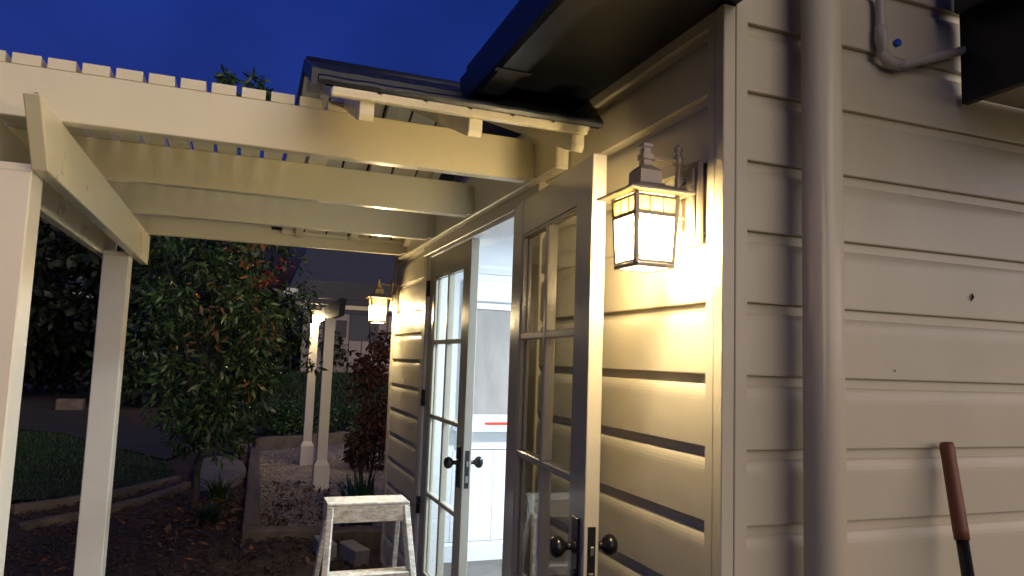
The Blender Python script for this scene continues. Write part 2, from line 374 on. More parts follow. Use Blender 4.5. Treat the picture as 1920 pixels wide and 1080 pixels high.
# ================================================================== HOUSE
Z = lambda r: r + CZ
HX, HY = 1.0, 1.345             # outer faces of door wall and side wall
YF = 5.09                       # far corner
house = empty('weatherboard_house', (1.0, 1.345, 0), 'cream weatherboard house with open glazed double doors and charcoal eaves', 'house')
PITCH = .1645; Z0 = Z(.149) - 12 * PITCH
def profile(z0, ztop=None):
    f = 0.0; pts = [(.030, z0), (.003, z0), (.0006, z0 + .0012), (f, z0 + .0035), (f, z0 + PITCH - .058)]
    for k in range(1, 7):
        a = PI / 2 * k / 6; pts.append((.0125 * (1 - math.cos(a)) , z0 + PITCH - .058 + .036 * math.sin(a)))
    pts += [(.0125, z0 + PITCH - .0005), (.030, z0 + PITCH - .0005)]
    if ztop: pts = [(d, min(z, ztop)) for d, z in pts]
    return pts                  # d = depth behind the face
def run(wall, a, b, zlo, zhi):
    k = 0
    while Z0 + k * PITCH < zhi - .004:
        z0 = Z0 + k * PITCH; k += 1
        if z0 + PITCH < zlo + .02: continue
        mb = MB(); P = profile(z0, zhi if z0 + PITCH > zhi else None)
        q = [P[0]]
        for p in P[1:]:
            if (Vector(p) - Vector(q[-1])).length > 1e-5: q.append(p)
        if wall == 'door': mb.prism([(HX + d, z) for d, z in q], 'y', a, b)
        else: mb.prism([(HY + d, z) for d, z in q], 'x', a, b)
        mb.build('weatherboard', M['cream'], house)
run('door', 1.408, 2.40, .12, Z(.84))
run('door', 4.12, YF - .06, .12, Z(.84))
run('door', 2.40, 4.12, Z(.655), Z(.84))
run('side', 1.064, 4.2, .12, Z(1.75))
def part(name, m, f, parent=house, label=None):
    mb = MB(); f(mb); o = mb.build(name, M[m], parent)
    if label: o['label'] = label
    return o
# sheathing behind the boards, blocks light
part('wall_frame', 'white', lambda b: (b.box(1.031, 1.12, 1.38, 2.47, .08, Z(.9)), b.box(1.031, 1.12, 4.05, YF, .08, Z(.9)), b.box(1.031, 1.12, 2.47, 4.05, Z(.585), Z(.9)),
     b.box(1.12, 4.2, 1.376, 1.46, .08, Z(1.75))))
part('foundation', 'stone', lambda b: b.box(1.03, 4.1, 1.38, YF - .02, -.1, .11))
# corner boards: stop on the door wall, board on the side wall
part('corner_board', 'cream', lambda b: b.box(.997, 1.03, 1.3435, 1.376, .1, Z(.84), .002))
part('corner_board', 'cream', lambda b: b.box(.9985, 1.03, 1.3775, 1.408, .1, Z(.84), .002))
part('corner_board', 'cream', lambda b: b.box(1.0305, 1.064, 1.342, 1.375, .1, Z(1.75), .002))
part('corner_board', 'cream', lambda b: b.box(.993, 1.03, YF - .06, YF, .1, Z(.84), .002))
# architrave and head
part('architrave', 'cream', lambda b: b.box(.992, 1.03, 2.40, 2.475, .08, Z(.585), .003))
part('architrave', 'cream', lambda b: b.box(.978, 1.03, 4.045, 4.12, .08, Z(.585), .003))
part('architrave', 'cream', lambda b: b.box(.975, 1.03, 2.385, 4.135, Z(.586), Z(.652), .003))
part('drip_moulding', 'cream', lambda b: b.prism([(.948, Z(.653)), (1.03, Z(.653)), (1.03, Z(.675)), (.955, Z(.668))], 'y', 2.36, 2.60))
part('door_jamb', 'white', lambda b: (b.box(.996, 1.135, 2.4755, 2.565, .08, Z(.585), .001), b.box(.985, 1.135, 4.03, 4.0445, .08, Z(.585), .001), b.box(.985, 1.135, 2.5655, 4.0295, Z(.567), Z(.5855), .001)))
part('threshold', 'timber', lambda b: b.box(.95, 1.14, 2.49, 4.03, .04, .085, .004))
# soffit, fascia, gutter, roof
SO = .16
for (a, b_) in ((1.15, 2.16), (4.30, YF + .25)):
    part('soffit', 'charcoal', lambda b: b.box(.70, 1.03 if a > 4 else 1.03, a, b_, Z(.842), Z(.855)))
    part('fascia', 'charcoal', lambda b: b.box(.68, .699, a, b_, Z(.80), Z(.95)))
    part('gutter', 'charcoal', lambda b: b.prism([(.60, Z(.885)), (.603, Z(.80)), (.613, Z(.785)), (.678, Z(.785)), (.678, Z(.80)), (.625, Z(.80)), (.615, Z(.81)), (.612, Z(.873)), (.622, Z(.875)), (.622, Z(.885))], 'y', a, b_))
    part('roof', 'tile', lambda b: b.hexa([(.62, a, Z(.89)), (3.4, a, Z(2.19)), (3.4, b_, Z(2.19)), (.62, b_, Z(.89)), (.62, a, Z(.93)), (3.4, a, Z(2.23)), (3.4, b_, Z(2.23)), (.62, b_, Z(.93))]))
part('roof', 'tile', lambda b: b.hexa([(1.0, 2.165, Z(1.068)), (3.4, 2.165, Z(2.19)), (3.4, 4.295, Z(2.19)), (1.0, 4.295, Z(1.068)), (1.0, 2.165, Z(1.108)), (3.4, 2.165, Z(2.23)), (3.4, 4.295, Z(2.23)), (1.0, 4.295, Z(1.108))]))
part('roof', 'tile', lambda b: b.hexa([(3.405, 1.15, Z(2.19)), (6.2, 1.15, Z(.89)), (6.2, YF + .25, Z(.89)), (3.405, YF + .25, Z(2.19)), (3.405, 1.15, Z(2.23)), (6.2, 1.15, Z(.93)), (6.2, YF + .25, Z(.93)), (3.405, YF + .25, Z(2.23))]))
part('gutter_strap', 'charcoal', lambda b: b.box(.598, .70, 1.79, 1.81, Z(.782), Z(.785)))

# porch roof over the doors
PE, PR, PF = 1.97, 3.22, 4.44; ZE, ZR = Z(.712), Z(1.228)
porch = part('porch_roof', 'charcoal', lambda b: [b.hexa([(.17, y0, za), (1.05, y0, za), (1.05, y1, zb), (.19, y1, zb), (.17, y0, za + .012), (1.05, y0, za + .012), (1.05, y1, zb + .012), (.19, y1, zb + .012)]) for y0, y1, za, zb in ((PE, PR, ZE + .012, ZR + .012), (PF, PR + .001, ZE + .012, ZR + .012))])
SLP = (ZR - ZE) / (PR - PE)
for X in (.285, .60, .93):
    for sgn, ye in ((1, PE), (-1, PF)):
        def rf(b, X=X, sgn=sgn, ye=ye):
            yr = PR - sgn * .003
            b.prism([(ye, ZE - .002), (ye, ZE - .052), (ye + sgn * .012, ZE - .068), (ye + sgn * .04, ZE - .068 + .012), (yr, ZR - .075), (yr, ZR - .002)] if sgn > 0 else [(ye, ZE - .002), (ye, ZE - .03), (yr, ZR - .04), (yr, ZR - .002)], 'x', X - .021, X + .021, .0025)
        part('rafter', 'beam', rf, porch)
part('fascia_batten', 'beam', lambda b: b.box(.185, .952, PE - .022, PE - .001, ZE - .018, ZE + .004, .003), porch)
part('fascia_batten', 'beam', lambda b: b.box(.185, .952, PF + .001, PF + .022, ZE - .018, ZE + .004, .003), porch)
part('ridge_beam', 'beam', lambda b: b.box(.20, 1.0, PR - .002, PR + .002, ZR - .09, ZR - .004), porch)
x = .19
while x < .93:      # lining boards running up the slope, their ends showing at the eave
    x1 = min(x + .118, .955)
    for sgn, ye in ((1, PE - .024), (-1, PF + .024)):
        def lb(b, x=x, x1=x1, sgn=sgn, ye=ye):
            yr = PR - sgn * .001
            b.hexa([(x, ye, ZE + .0045 - .011), (x1, ye, ZE + .0045 - .011), (x1, yr, ZR), (x, yr, ZR), (x, ye, ZE + .014 - .009), (x1, ye, ZE + .014 - .009), (x1, yr, ZR + .0095), (x, yr, ZR + .0095)])
        part('lining_board', 'beam', lb, porch)
    x += .130
NCO = 6
for k in range(NCO):            # overlapping tile courses
    for sgn, ye in ((1, PE), (-1, PF)):
        y0 = ye + sgn * (PR - PE) * k / NCO - sgn * (.030 if k == 0 else .045); y1 = ye + sgn * (PR - PE) * (k + 1) / NCO
        zf = lambda y, ye=ye, sgn=sgn: ZE + .022 + (y - ye) * sgn * SLP
        mb = MB(); n = 30; R = []
        xl = .150 + .05 * k / NCO; hh = .016 if k == 0 else .030
        for i in range(n + 1):
            xx = xl + (1.05 - xl) * i / n; jt = .0012 * math.sin(i * 1.7 + k)
            R.append([mb.bm.verts.new(p) for p in ((xx, y0 + sgn * .006, zf(y0) - .002), (xx, y0, zf(y0) + .008 + jt), (xx, y0, zf(y0) + hh + jt), (xx, y0 + sgn * .012, zf(y0) + hh + .01 + jt), (xx, y1, zf(y1) + .010))])
        for i in range(n):
            for q in range(4): mb.bm.faces.new([R[i][q], R[i + 1][q], R[i + 1][q + 1], R[i][q + 1]])
        mb.bm.faces.new(R[0]); mb.build('tile_course', M['tile'], porch)
part('ridge_cap', 'tile', lambda b: b.tube([(.19, PR, ZR + .028), (1.1, PR, ZR + .028)], .045, 12), porch)
part('barge_tile', 'tile', lambda b: [b.hexa([(.132, y0, za), (.149, y0, za), (.199, y1, zb), (.182, y1, zb), (.132, y0, za + .045), (.149, y0, za + .045), (.199, y1, zb + .055), (.182, y1, zb + .055)]) for y0, y1, za, zb in ((PE - .02, PR, ZE + .005, ZR + .005), (PF + .02, PR + .001, ZE + .005, ZR + .005))], porch)

# doors
ROWS = [.345, .76, 1.175, 1.575, 1.935]
def make_door(hinge, ydir_deg, L, flip, label):
    """leaf built along local +u from the hinge, thickness along local n (towards the wall side)"""
    a = math.radians(ydir_deg); u = Vector((math.sin(a), math.cos(a), 0)); n = Vector((math.cos(a), -math.sin(a), 0))
    h = Vector(hinge); TH = .040
    def P(s, t, z): return h + u * s + n * t + Vector((0, 0, z))
    def bx(b, s0, s1, t0, t1, z0, z1, bev=.0):
        p = [P(s0, t0, z0), P(s1, t0, z0), P(s1, t1, z0), P(s0, t1, z0), P(s0, t0, z1), P(s1, t0, z1), P(s1, t1, z1), P(s0, t1, z1)]; b.hexa(p, bev)
    zb, zt = .09, Z(.565); SW = .118; g0, g1 = SW, L - SW
    mb = MB()
    bx(mb, 0, SW, 0, TH, zb, zt, .002); bx(mb, L - SW, L, 0, TH, zb, zt, .002)
    bx(mb, SW + .0005, L - SW - .0005, .001, TH - .001, zb, ROWS[0], .001); bx(mb, SW + .0005, L - SW - .0005, .001, TH - .001, ROWS[-1], zt, .001)
    d = mb.build('door', M['door'], house); d['label'] = label
    mid = (g0 + g1) / 2
    def bead(b, s0, s1, z0, z1, w_=.011):     # glazing rebate: chamfered strips round a pane, both faces
        for t0, t1 in ((.003, .017), (.023, .037)):
            bx(b, s0, s1, t0, t1, z0, z0 + w_, .003); bx(b, s0, s1, t0, t1, z1 - w_, z1, .003)
            bx(b, s0, s0 + w_, t0 + .0005, t1 - .0005, z0 + w_, z1 - w_, .003); bx(b, s1 - w_, s1, t0 + .0005, t1 - .0005, z0 + w_, z1 - w_, .003)
    for i in range(4):
        for j in range(2):
            s0, s1 = (g0, mid) if j == 0 else (mid, g1); z0, z1 = ROWS[i], ROWS[i + 1]
            mb = MB(); q = mb; v = [q.bm.verts.new(P(s, .020, z)) for s, z in ((s0 + .004, z0 + .004), (s1 - .004, z0 + .004), (s1 - .004, z1 - .004), (s0 + .004, z1 - .004))]
            q.bm.faces.new(v); q.build('glass_pane', M['glass'], d)
            mb = MB(); bead(mb, s0, s1, z0, z1); mb.build('glazing_bead', M['door'], d)
    mb = MB(); bx(mb, mid - .012, mid + .012, .002, .038, ROWS[0] - .002, ROWS[-1] + .002, .004); mb.build('glazing_bar', M['door'], d)
    for z in ROWS[1:-1]:
        mb = MB(); bx(mb, g0, mid - .0125, .0025, .0375, z - .012, z + .012, .004); bx(mb, mid + .0125, g1, .0025, .0375, z - .012, z + .012, .004); mb.build('glazing_bar', M['door'], d)
    # lock plate, knobs, latch
    kz = Z(-.479); s = L - .055
    for sg in (0, 1):
        t = -.0005 if sg == 0 else TH + .0005; o = -1 if sg == 0 else 1
        mb = MB(); bx(mb, s - .024, s + .024, min(t, t + o * .006), max(t, t + o * .006), kz - .115, kz + .075, .003); 
        c = P(s, t + o * .003, kz - .075)
        mb.tube([P(s, t, kz - .07), P(s, t + o * .012, kz - .07)], .012, 12)
        mb.build('lock_plate', M['black'], d)
        mb = MB(); pts = []; rr = []
        for q, r in ((.004, .019), (.010, .018), (.016, .010), (.030, .010), (.036, .017), (.044, .025), (.054, .028), (.064, .025), (.071, .016), (.073, .004)):
            pts.append(P(s, t + o * q, kz)); rr.append(r)
        mb.tube(pts, rr, 18); mb.build('door_knob', M['black'], d)
    mb = MB(); bx(mb, L - .0002, L + .0012, .009, .031, kz - .11, kz + .06); mb.build('latch_plate', M['black'], d)
    mb = MB(); bx(mb, L + .0012, L + .008, .014, .026, kz - .012, kz + .012, .002); mb.build('latch_bolt', M['steel'], d)
    mb = MB(); bx(mb, L + .0012, L + .003, .013, .027, kz - .085, kz - .055, .001); mb.build('dead_bolt', M['steel'], d)
    for z in (.68, 1.265, 1.88):
        th = -.010 if flip else TH + .010
        mb = MB(); mb.tube([P(-.004, th, z - .045), P(-.004, th, z + .045)], .009, 10)
        bx(mb, -.012 if flip else -.002, .014, min(th, TH if not flip else 0), max(th, TH if not flip else -.001), z - .045, z + .045)
        mb.build('hinge', M['black'], d)
    return d
# far leaf closed: hinge at far jamb, u towards -Y (180 deg) so n points -X: build with hinge on inner face
make_door((1.032, 4.026, 0), 180.0, .785, False, 'closed glazed door leaf beside the wall end')
make_door((.965, 2.497, 0), 184.8, .780, True, 'open glazed door leaf swung back towards the nearer lantern')

# interior
part('room_wall', 'white', lambda b: b.box(1.12, 1.50, 4.93, 5.02, .08, 2.6))
part('room_wall', 'white', lambda b: b.box(3.0, 3.9, 4.93, 5.02, .08, 2.6))
part('room_wall', 'white', lambda b: b.box(1.50, 3.0, 4.93, 5.02, .08, 1.045))
part('room_wall', 'white', lambda b: b.box(1.50, 3.0, 4.93, 5.02, 1.90, 2.6))
part('room_wall', 'white', lambda b: b.box(3.9, 4.0, 1.46, 5.02, .08, 2.6))
part('outer_wall', 'cream', lambda b: (b.box(1.03, 1.50, 5.025, 5.085, .1, 2.45), b.box(3.0, 4.2, 5.025, 5.085, .1, 2.45), b.box(1.50, 3.0, 5.025, 5.085, .1, 1.03), b.box(1.50, 3.0, 5.025, 5.085, 1.91, 2.45), b.box(4.1, 4.2, 1.46, 5.02, .1, 2.6)))
part('room_ceiling', 'white', lambda b: b.box(1.12, 4.0, 1.46, 5.02, 2.42, 2.5))
part('room_floor', 'floorb', lambda b: b.box(1.12, 3.9, 1.46, 4.93, .05, .08))
part('skirting', 'white', lambda b: b.prism([(4.93, .08), (4.905, .08), (4.905, .22), (4.92, .235), (4.93, .235)], 'x', 1.121, 3.9))
part('wall_panelling', 'white', lambda b: [b.box(1.13 + k * .30, 1.13 + k * .30 + .2975, 4.917, 4.929, .24, .86, .002) for k in range(9)])
part('cornice', 'white', lambda b: b.prism([(4.93, 2.10), (4.905, 2.10), (4.885, 2.14), (4.885, 2.16), (4.93, 2.165)], 'x', 1.121, 3.9))
win = part('window', 'white', lambda b: (b.box(1.45, 1.555, 4.900, 4.929, 1.05, 2.05, .003), b.box(2.95, 3.05, 4.900, 4.929, 1.05, 2.05, .003), b.box(1.5555, 2.9495, 4.900, 4.929, 1.905, 2.05, .003),
     b.box(1.501, 1.575, 4.955, 5.0, 1.0455, 1.899, .002), b.box(2.93, 2.999, 4.955, 5.0, 1.0455, 1.899, .002), b.box(1.576, 2.929, 4.955, 5.0, 1.0455, 1.10, .002), b.box(1.576, 2.929, 4.955, 5.0, 1.85, 1.899, .002), b.box(2.02, 2.055, 4.957, 4.998, 1.101, 1.849, .002)))
part('window_sill', 'white', lambda b: b.box(1.42, 3.08, 4.80, 4.929, .995, 1.040, .004), win)
part('sill_apron', 'white', lambda b: b.box(1.45, 3.05, 4.905, 4.929, .865, .994, .003), win)
part('glass_pane', 'obscure', lambda b: b.box(1.576, 2.019, 4.975, 4.979, 1.101, 1.849), win)
part('glass_pane', 'obscure', lambda b: b.box(2.056, 2.929, 4.975, 4.979, 1.101, 1.849), win)
rl = part('ceiling_light', 'white', lambda b: b.lathe((2.3, 3.2, 2.37), [(.17, 0), (.18, .01), (.18, .049)], n=28)); part('diffuser', 'roomlamp', lambda b: b.lathe((2.3, 3.2, 2.352), [(.05, 0), (.14, .006), (.165, .0175)], n=28), rl)
al = bpy.data.lights.new('room_light', 'AREA'); al.shape = 'DISK'; al.size = .34; al.energy = ROOM_W; al.color = (.74, .87, 1)
ao = bpy.data.objects.new('room_light', al); COL.objects.link(ao); ao.location = (2.3, 3.2, 2.34)
mb = MB(); mb.prism([(1.62, 4.83), (1.66, 4.815), (1.90, 4.82), (1.93, 4.85), (1.88, 4.87), (1.70, 4.862)], 'z', 1.041, 1.058, .004)
tag(mb.build('paint_tray', M['red']), 'small flat red thing lying on the white sill seen through the doorway', 'tray')

# ================================================================== PERGOLA
per = empty('pergola', (-.6, 3.3, 0), 'cream timber pergola with slatted top joined to the weatherboard house', 'pergola')
ppart = lambda name, m, f, parent=per: part(name, m, f, parent)
ZB = Z(.635)
for i, yj in enumerate((2.352, 3.075, 3.80, 4.475)):
    ppart('joist', 'beam', lambda b: b.box(-.98, .915, yj, yj + .045, ZB, Z(.785), .003))
    ppart('joist_packer', 'beam', lambda b: b.box(.9155, .9445, yj + .008, yj + .037, ZB + .012, Z(.775)))
ppart('ledger', 'beam', lambda b: b.box(.945, .992, 2.17, 4.76, Z(.642), Z(.832), .004))
ppart('bearer', 'beam', lambda b: b.prism([(2.262, Z(.467)), (4.56, Z(.467)), (4.575, Z(.52)), (4.575, Z(.634)), (2.112, Z(.634))], 'x', -.558, -.518, .003))
ppart('bearer', 'beam', lambda b: b.prism([(2.262, Z(.467)), (4.56, Z(.467)), (4.575, Z(.52)), (4.575, Z(.634)), (2.112, Z(.634))], 'x', -.722, -.682, .003))
for y0 in (2.275, 4.155):
    p = ppart('post', 'post', lambda b: b.box(-.681, -.559, y0, y0 + .122, .0, Z(.466), .004))
    part('post_cap', 'post', lambda b: b.box(-.6805, -.5595, y0 + .003, y0 + .119, Z(.4665), Z(.486)), p)
sl_ = None; k = 0; xg = .12 + 2 * .087
while xg > -1.0:
    x1, x0 = xg - .008, xg - .087 + .008
    ppart('slat', 'beam', lambda b: b.box(x0, x1, 2.3515, 4.60, Z(.7852), Z(.817), .001)); xg -= .087
ppart('bolt', 'steel', lambda b: b.tube([(-.585, 2.352, Z(.70)), (-.585, 2.340, Z(.70))], .007, 10))

# second pergola beyond the house
per2 = empty('pergola', (1.2, 9.2, 0), 'distant pergola with slim white posts and beams darkened as shade past the end of the wall', 'pergola')
def post2(y, x=.93, h=Z(.40)):
    def f(b):
        b.box(x - .055, x + .055, y, y + .11, .02, h, .004); b.box(x - .085, x + .085, y - .03, y + .14, .0, .27, .01); b.hexa([(x - .085, y - .03, .271), (x + .085, y - .03, .271), (x + .085, y + .14, .271), (x - .085, y + .14, .271), (x - .056, y - .001, .33), (x + .056, y - .001, .33), (x + .056, y + .111, .33), (x - .056, y + .111, .33)])
    return part('post', 'post', f, per2)
post2(8.3); post2(10.1)
part('bearer', 'farroof', lambda b: b.prism([(7.9, Z(.60)), (8.05, Z(.42)), (11.4, Z(.42)), (11.4, Z(.60))], 'x', .985, 1.045), per2)  # dark roof colour stands in for the shade on this beam
for y in (8.15, 9.1, 10.05, 11.0):
    part('joist', 'farroof', lambda b: b.prism([(.62, Z(.68)), (.78, Z(.605)), (3.2, Z(.605)), (3.2, Z(.80)), (.62, Z(.80))], 'y', y, y + .06), per2)  # joists coloured dark as well, shade put into their colour
part('fascia', 'beam', lambda b: b.box(1.05, 3.3, 8.20, 8.24, Z(.50), Z(.545)), per2)

# ================================================================== LANTERNS
def make_lantern(label):
    Y, X = 1.465, .868; r = empty('wall_lantern', (.99, Y, Z(.385)), label, 'lantern', 'lit lanterns on the walls')
    lp = lambda n, m, f, parent=r: part(n, m, f, parent)
    pl = lp('back_plate', 'bronze', lambda b: (b.box(.982, .9965, Y - .052, Y + .052, Z(.285), Z(.485), .004), b.box(.974, .9818, Y - .040, Y + .040, Z(.300), Z(.470), .004)))
    part('screw', 'bronze', lambda b: b.lathe((.970, Y, Z(.455)), [(.003, 0), (.005, .002), (.005, .004)], 'x', 10), pl)
    lp('wall_rod', 'bronze', lambda b: b.lathe((.957, Y, Z(.325)), [(.004, -.012), (.011, -.006), (.009, .004), (.007, .012), (.007, .06), (.012, .064), (.012, .072), (.007, .078), (.007, .150), (.013, .155), (.013, .170), (.008, .176), (.006, .184), (.011, .190), (.010, .198), (.003, .205)], n=14))
    lp('arm', 'bronze', lambda b: (b.tube([(.957, Y, Z(.488)), (.90, Y, Z(.489)), (X, Y, Z(.488))], .0065, 12)))
    lp('standoff', 'bronze', lambda b: b.tube([(.957, Y, Z(.35)), (.975, Y, Z(.35))], .008, 10))
    lp('standoff', 'bronze', lambda b: b.tube([(.957, Y, Z(.44)), (.975, Y, Z(.44))], .008, 10))
    lp('neck', 'bronze', lambda b: b.lathe((X, Y, Z(.418)), [(.034, 0), (.034, .004), (.028, .006), (.028, .034), (.022, .041), (.011, .050), (.011, .062), (.014, .064), (.014, .076), (.009, .078), (.009, .092), (.012, .094), (.012, .101), (.004, .106)], n=4))
    lp('lantern_roof', 'bronze', lambda b: b.lathe((X, Y, Z(.390)), [(.080, 0), (.084, .002), (.084, .006), (.034, .028), (.034, .030)], n=4))
    def cage(b):
        for sx in (-1, 1):
            for sy in (-1, 1): b.bar((X + sx * .053, Y + sy * .053, Z(.389)), (X + sx * .046, Y + sy * .046, Z(.230)), .0095, .0095)
        for z, q, h_ in ((.384, .053, .003), (.344, .0513, .0048), (.234, .0463, .004)):
            for s_ in (-1, 1):
                b.box(X - q + .0037, X + q - .0037, Y + s_ * q - .0032, Y + s_ * q + .0032, Z(z) - h_, Z(z) + h_); b.box(X + s_ * q - .0032, X + s_ * q + .0032, Y - q + .0037, Y + q - .0037, Z(z) - h_, Z(z) + h_)
        for s_ in (-1, 1):
            for t_ in (-.0175, .0175):
                b.box(X + t_ - .0012, X + t_ + .0012, Y + s_ * .0525 - .002, Y + s_ * .0525 + .002, Z(.348), Z(.381)); b.box(X + s_ * .0525 - .002, X + s_ * .0525 + .002, Y + t_ - .0012, Y + t_ + .0012, Z(.348), Z(.381))
    lp('cage', 'bronze', cage)
    for s_ in (-1, 1):
        q0, q1 = .0462, .0508
        def pane(b, pts): b.bm.faces.new([b.bm.verts.new(p) for p in pts])
        lp('glass_pane', 'seedy', lambda b: pane(b, [(X - q0 + .004, Y + s_ * q0, Z(.237)), (X + q0 - .004, Y + s_ * q0, Z(.237)), (X + q1 - .004, Y + s_ * q1, Z(.342)), (X - q1 + .004, Y + s_ * q1, Z(.342))]))
        lp('glass_pane', 'seedy', lambda b: pane(b, [(X + s_ * q0, Y - q0 + .004, Z(.237)), (X + s_ * q0, Y + q0 - .004, Z(.237)), (X + s_ * q1, Y + q1 - .004, Z(.342)), (X + s_ * q1, Y - q1 + .004, Z(.342))]))
        for t0, t1 in ((-.048, -.0187), (-.0163, .0163), (.0187, .048)):
            lp('amber_pane', 'amber', lambda b: pane(b, [(X + t0, Y + s_ * .052, Z(.348)), (X + t1, Y + s_ * .052, Z(.348)), (X + t1, Y + s_ * .052, Z(.381)), (X + t0, Y + s_ * .052, Z(.381))]))
            lp('amber_pane', 'amber', lambda b: pane(b, [(X + s_ * .052, Y + t0, Z(.348)), (X + s_ * .052, Y + t1, Z(.348)), (X + s_ * .052, Y + t1, Z(.381)), (X + s_ * .052, Y + t0, Z(.381))]))
    lp('base_rim', 'bronze', lambda b: [b.box(X - .049, X + .049, Y + s_ * .049 - .006, Y + s_ * .049 + .006, Z(.222), Z(.2305), .001) for s_ in (-1, 1)] + [b.box(X + s_ * .049 - .006, X + s_ * .049 + .006, Y - .0425, Y + .0425, Z(.222), Z(.2305), .001) for s_ in (-1, 1)])
    lp('bulb_holder', 'bronze', lambda b: b.lathe((X, Y, Z(.345)), [(.012, 0), (.013, .02), (.013, .045)], n=14))
    lp('bulb', 'bulb', lambda b: b.lathe((X, Y, Z(.268)), [(.003, -.012), (.014, -.006), (.020, .006), (.022, .02), (.020, .036), (.014, .055), (.011, .072)], n=16))
    return r
lan = make_lantern('lit bronze lantern beside the corner board, nearest to the downpipe')
l2 = copy_tree(lan); l2.location.y = 4.955; l2['label'] = 'lit lantern on the wall just beyond the closed door leaf'
l3 = copy_tree(lan); l3.location = (.945, 10.075, Z(.555)); l3.rotation_euler.z = math.radians(90); l3['label'] = 'lit lantern on top of the slimmer post next to the tree'

# ================================================================== PIPES, TOOL, BOX on the side wall
dp = empty('downpipe', (1.21, 1.28, 0), 'round cream downpipe rising the whole height of the side wall', 'downpipe')
DX, DY = 1.213, 1.272
part('pipe', 'pvc', lambda b: b.tube([(DX, DY, .02), (DX, DY, Z(1.6))], .0435, 40), dp)
part('bracket', 'pvc', lambda b: b.box(DX - .02, DX + .02, DY + .0445, HY - .0005, Z(1.0), Z(1.03)), dp)
part('bracket', 'pvc', lambda b: b.box(DX - .02, DX + .02, DY + .0425, HY - .0005, Z(-.62), Z(-.59)), dp)
cd = empty('water_pipe', (1.47, 1.33, Z(.8)), 'thin grey pipe with blue cap bending across the top of the side wall', 'pipe')
part('pipe', 'pipe', lambda b: b.tube([(1.452, 1.323, Z(1.6)), (1.452, 1.323, Z(.84)), (1.455, 1.323, Z(.80)), (1.475, 1.323, Z(.778)), (1.51, 1.323, Z(.775)), (1.60, 1.323, Z(.805)), (1.76, 1.323, Z(.865)), (1.80, 1.323, Z(.88))], .0115, 14), cd)
part('elbow', 'pipe', lambda b: b.tube([(1.452, 1.323, Z(.865)), (1.452, 1.323, Z(.825)), (1.457, 1.323, Z(.795)), (1.477, 1.323, Z(.777)), (1.515, 1.323, Z(.776))], .015, 14), cd)
part('cap', 'blue', lambda b: b.tube([(1.474, 1.300, Z(.815)), (1.474, 1.290, Z(.815))], .010, 12), cd)
bx = empty('eave_box', (1.75, .9, Z(.72)), 'dark boxed eave end hanging down over the side wall by the thin pipe', 'eave')
part('fascia', 'charcoal', lambda b: b.prism([(1.33, Z(.712)), (.25, Z(.73)), (.25, Z(1.5)), (1.33, Z(1.5))], 'x', 1.735, 1.76, .002), bx)
part('soffit', 'cream', lambda b: b.box(1.7605, 2.6, .25, 1.33, Z(.735), Z(.75)), bx)
part('gutter', 'charcoal', lambda b: b.box(1.66, 1.7345, .25, 1.29, Z(.925), Z(1.05), .006), bx)
tool = empty('long_handled_tool', (1.74, 1.1, 0), 'long tool with red-brown grip and black shaft leaning on the side wall', 'tool')
ta, tb = Vector((1.637, 1.318, Z(-.163))), Vector((1.525, 1.02, .02)); td = tb - ta
part('shaft', 'black', lambda b: b.tube([ta + td * .15, tb], .0138, 14), tool)
part('grip', 'handle', lambda b: b.tube([ta, ta + td * .008, ta + td * .03, ta + td * .15, ta + td * .168], [.0145, .0172, .0165, .0172, .0165], 16), tool)
part('blade', 'black', lambda b: b.box(1.455, 1.595, 1.0, 1.025, .0, .16, .004), tool)
for (x, y_, z, s, l) in ((1.771, HY - .002, Z(.205), .010, 'small brown moth resting on the side wall, the larger of two specks'), (1.502, HY - .002, Z(.008), .0035, 'tiny dark fly on the side wall, the smaller of two specks')):
    mb = MB(); mb.tube([(x - s * .2, y_, z - s), (x, y_ - s * .3, z), (x + s * .25, y_, z + s)], [s * .1, s * .35, s * .1], 8); tag(mb.build('moth', M['moth']), l, 'insect')

# ================================================================== STEP LADDER
LX, LYF, LZ = .547, 3.08, .885
lad = empty('step_ladder', (LX, 3.2, 0), 'paint-spattered aluminium step ladder standing below the closed door leaf', 'ladder')
ang = math.radians(3)
part('top_cap', 'alu', lambda b: (b.box(LX - .170, LX + .170, LYF, LYF + .155, LZ - .012, LZ, .003), b.box(LX - .170, LX + .170, LYF - .001, LYF + .004, LZ - .078, LZ - .0125, .0015), b.box(LX + .166, LX + .1705, LYF + .0045, LYF + .14, LZ - .075, LZ - .0125, .001), b.box(LX - .1705, LX - .166, LYF + .0045, LYF + .14, LZ - .075, LZ - .0125, .001)), lad)
rv = [(LX + sx * .150, LZ - dz) for sx in (-1, 1) for dz in (.025, .058)]
for x_, z_ in rv: part('rivet', 'rivet', lambda b: b.lathe((x_, LYF - .004, z_), [(.002, 0), (.006, .001), (.006, .0028)], 'y', 10), lad)
for sx in (-1, 1):
    part('front_rail', 'alu', lambda b: b.bar((LX + sx * .153, LYF + .02, LZ - .02), (LX + sx * .215, LYF - .27, .055), .026, .045, bev=.003), lad)
    part('rear_rail', 'alu', lambda b: b.bar((LX + sx * .150, LYF + .12, LZ - .03), (LX + sx * .200, LYF + .46, .055), .020, .026, bev=.002), lad)
    part('rubber_foot', 'black', lambda b: b.box(LX + sx * .216 - .02, LX + sx * .216 + .02, LYF - .30, LYF - .245, .03, .07, .004), lad)
    part('rubber_foot', 'black', lambda b: b.box(LX + sx * .201 - .017, LX + sx * .201 + .017, LYF + .445, LYF + .48, .03, .07, .004), lad)
    part('spreader', 'alu', lambda b: b.bar((LX + sx * .176, LYF - .08, .53), (LX + sx * .172, LYF + .28, .50), .004, .016), lad)
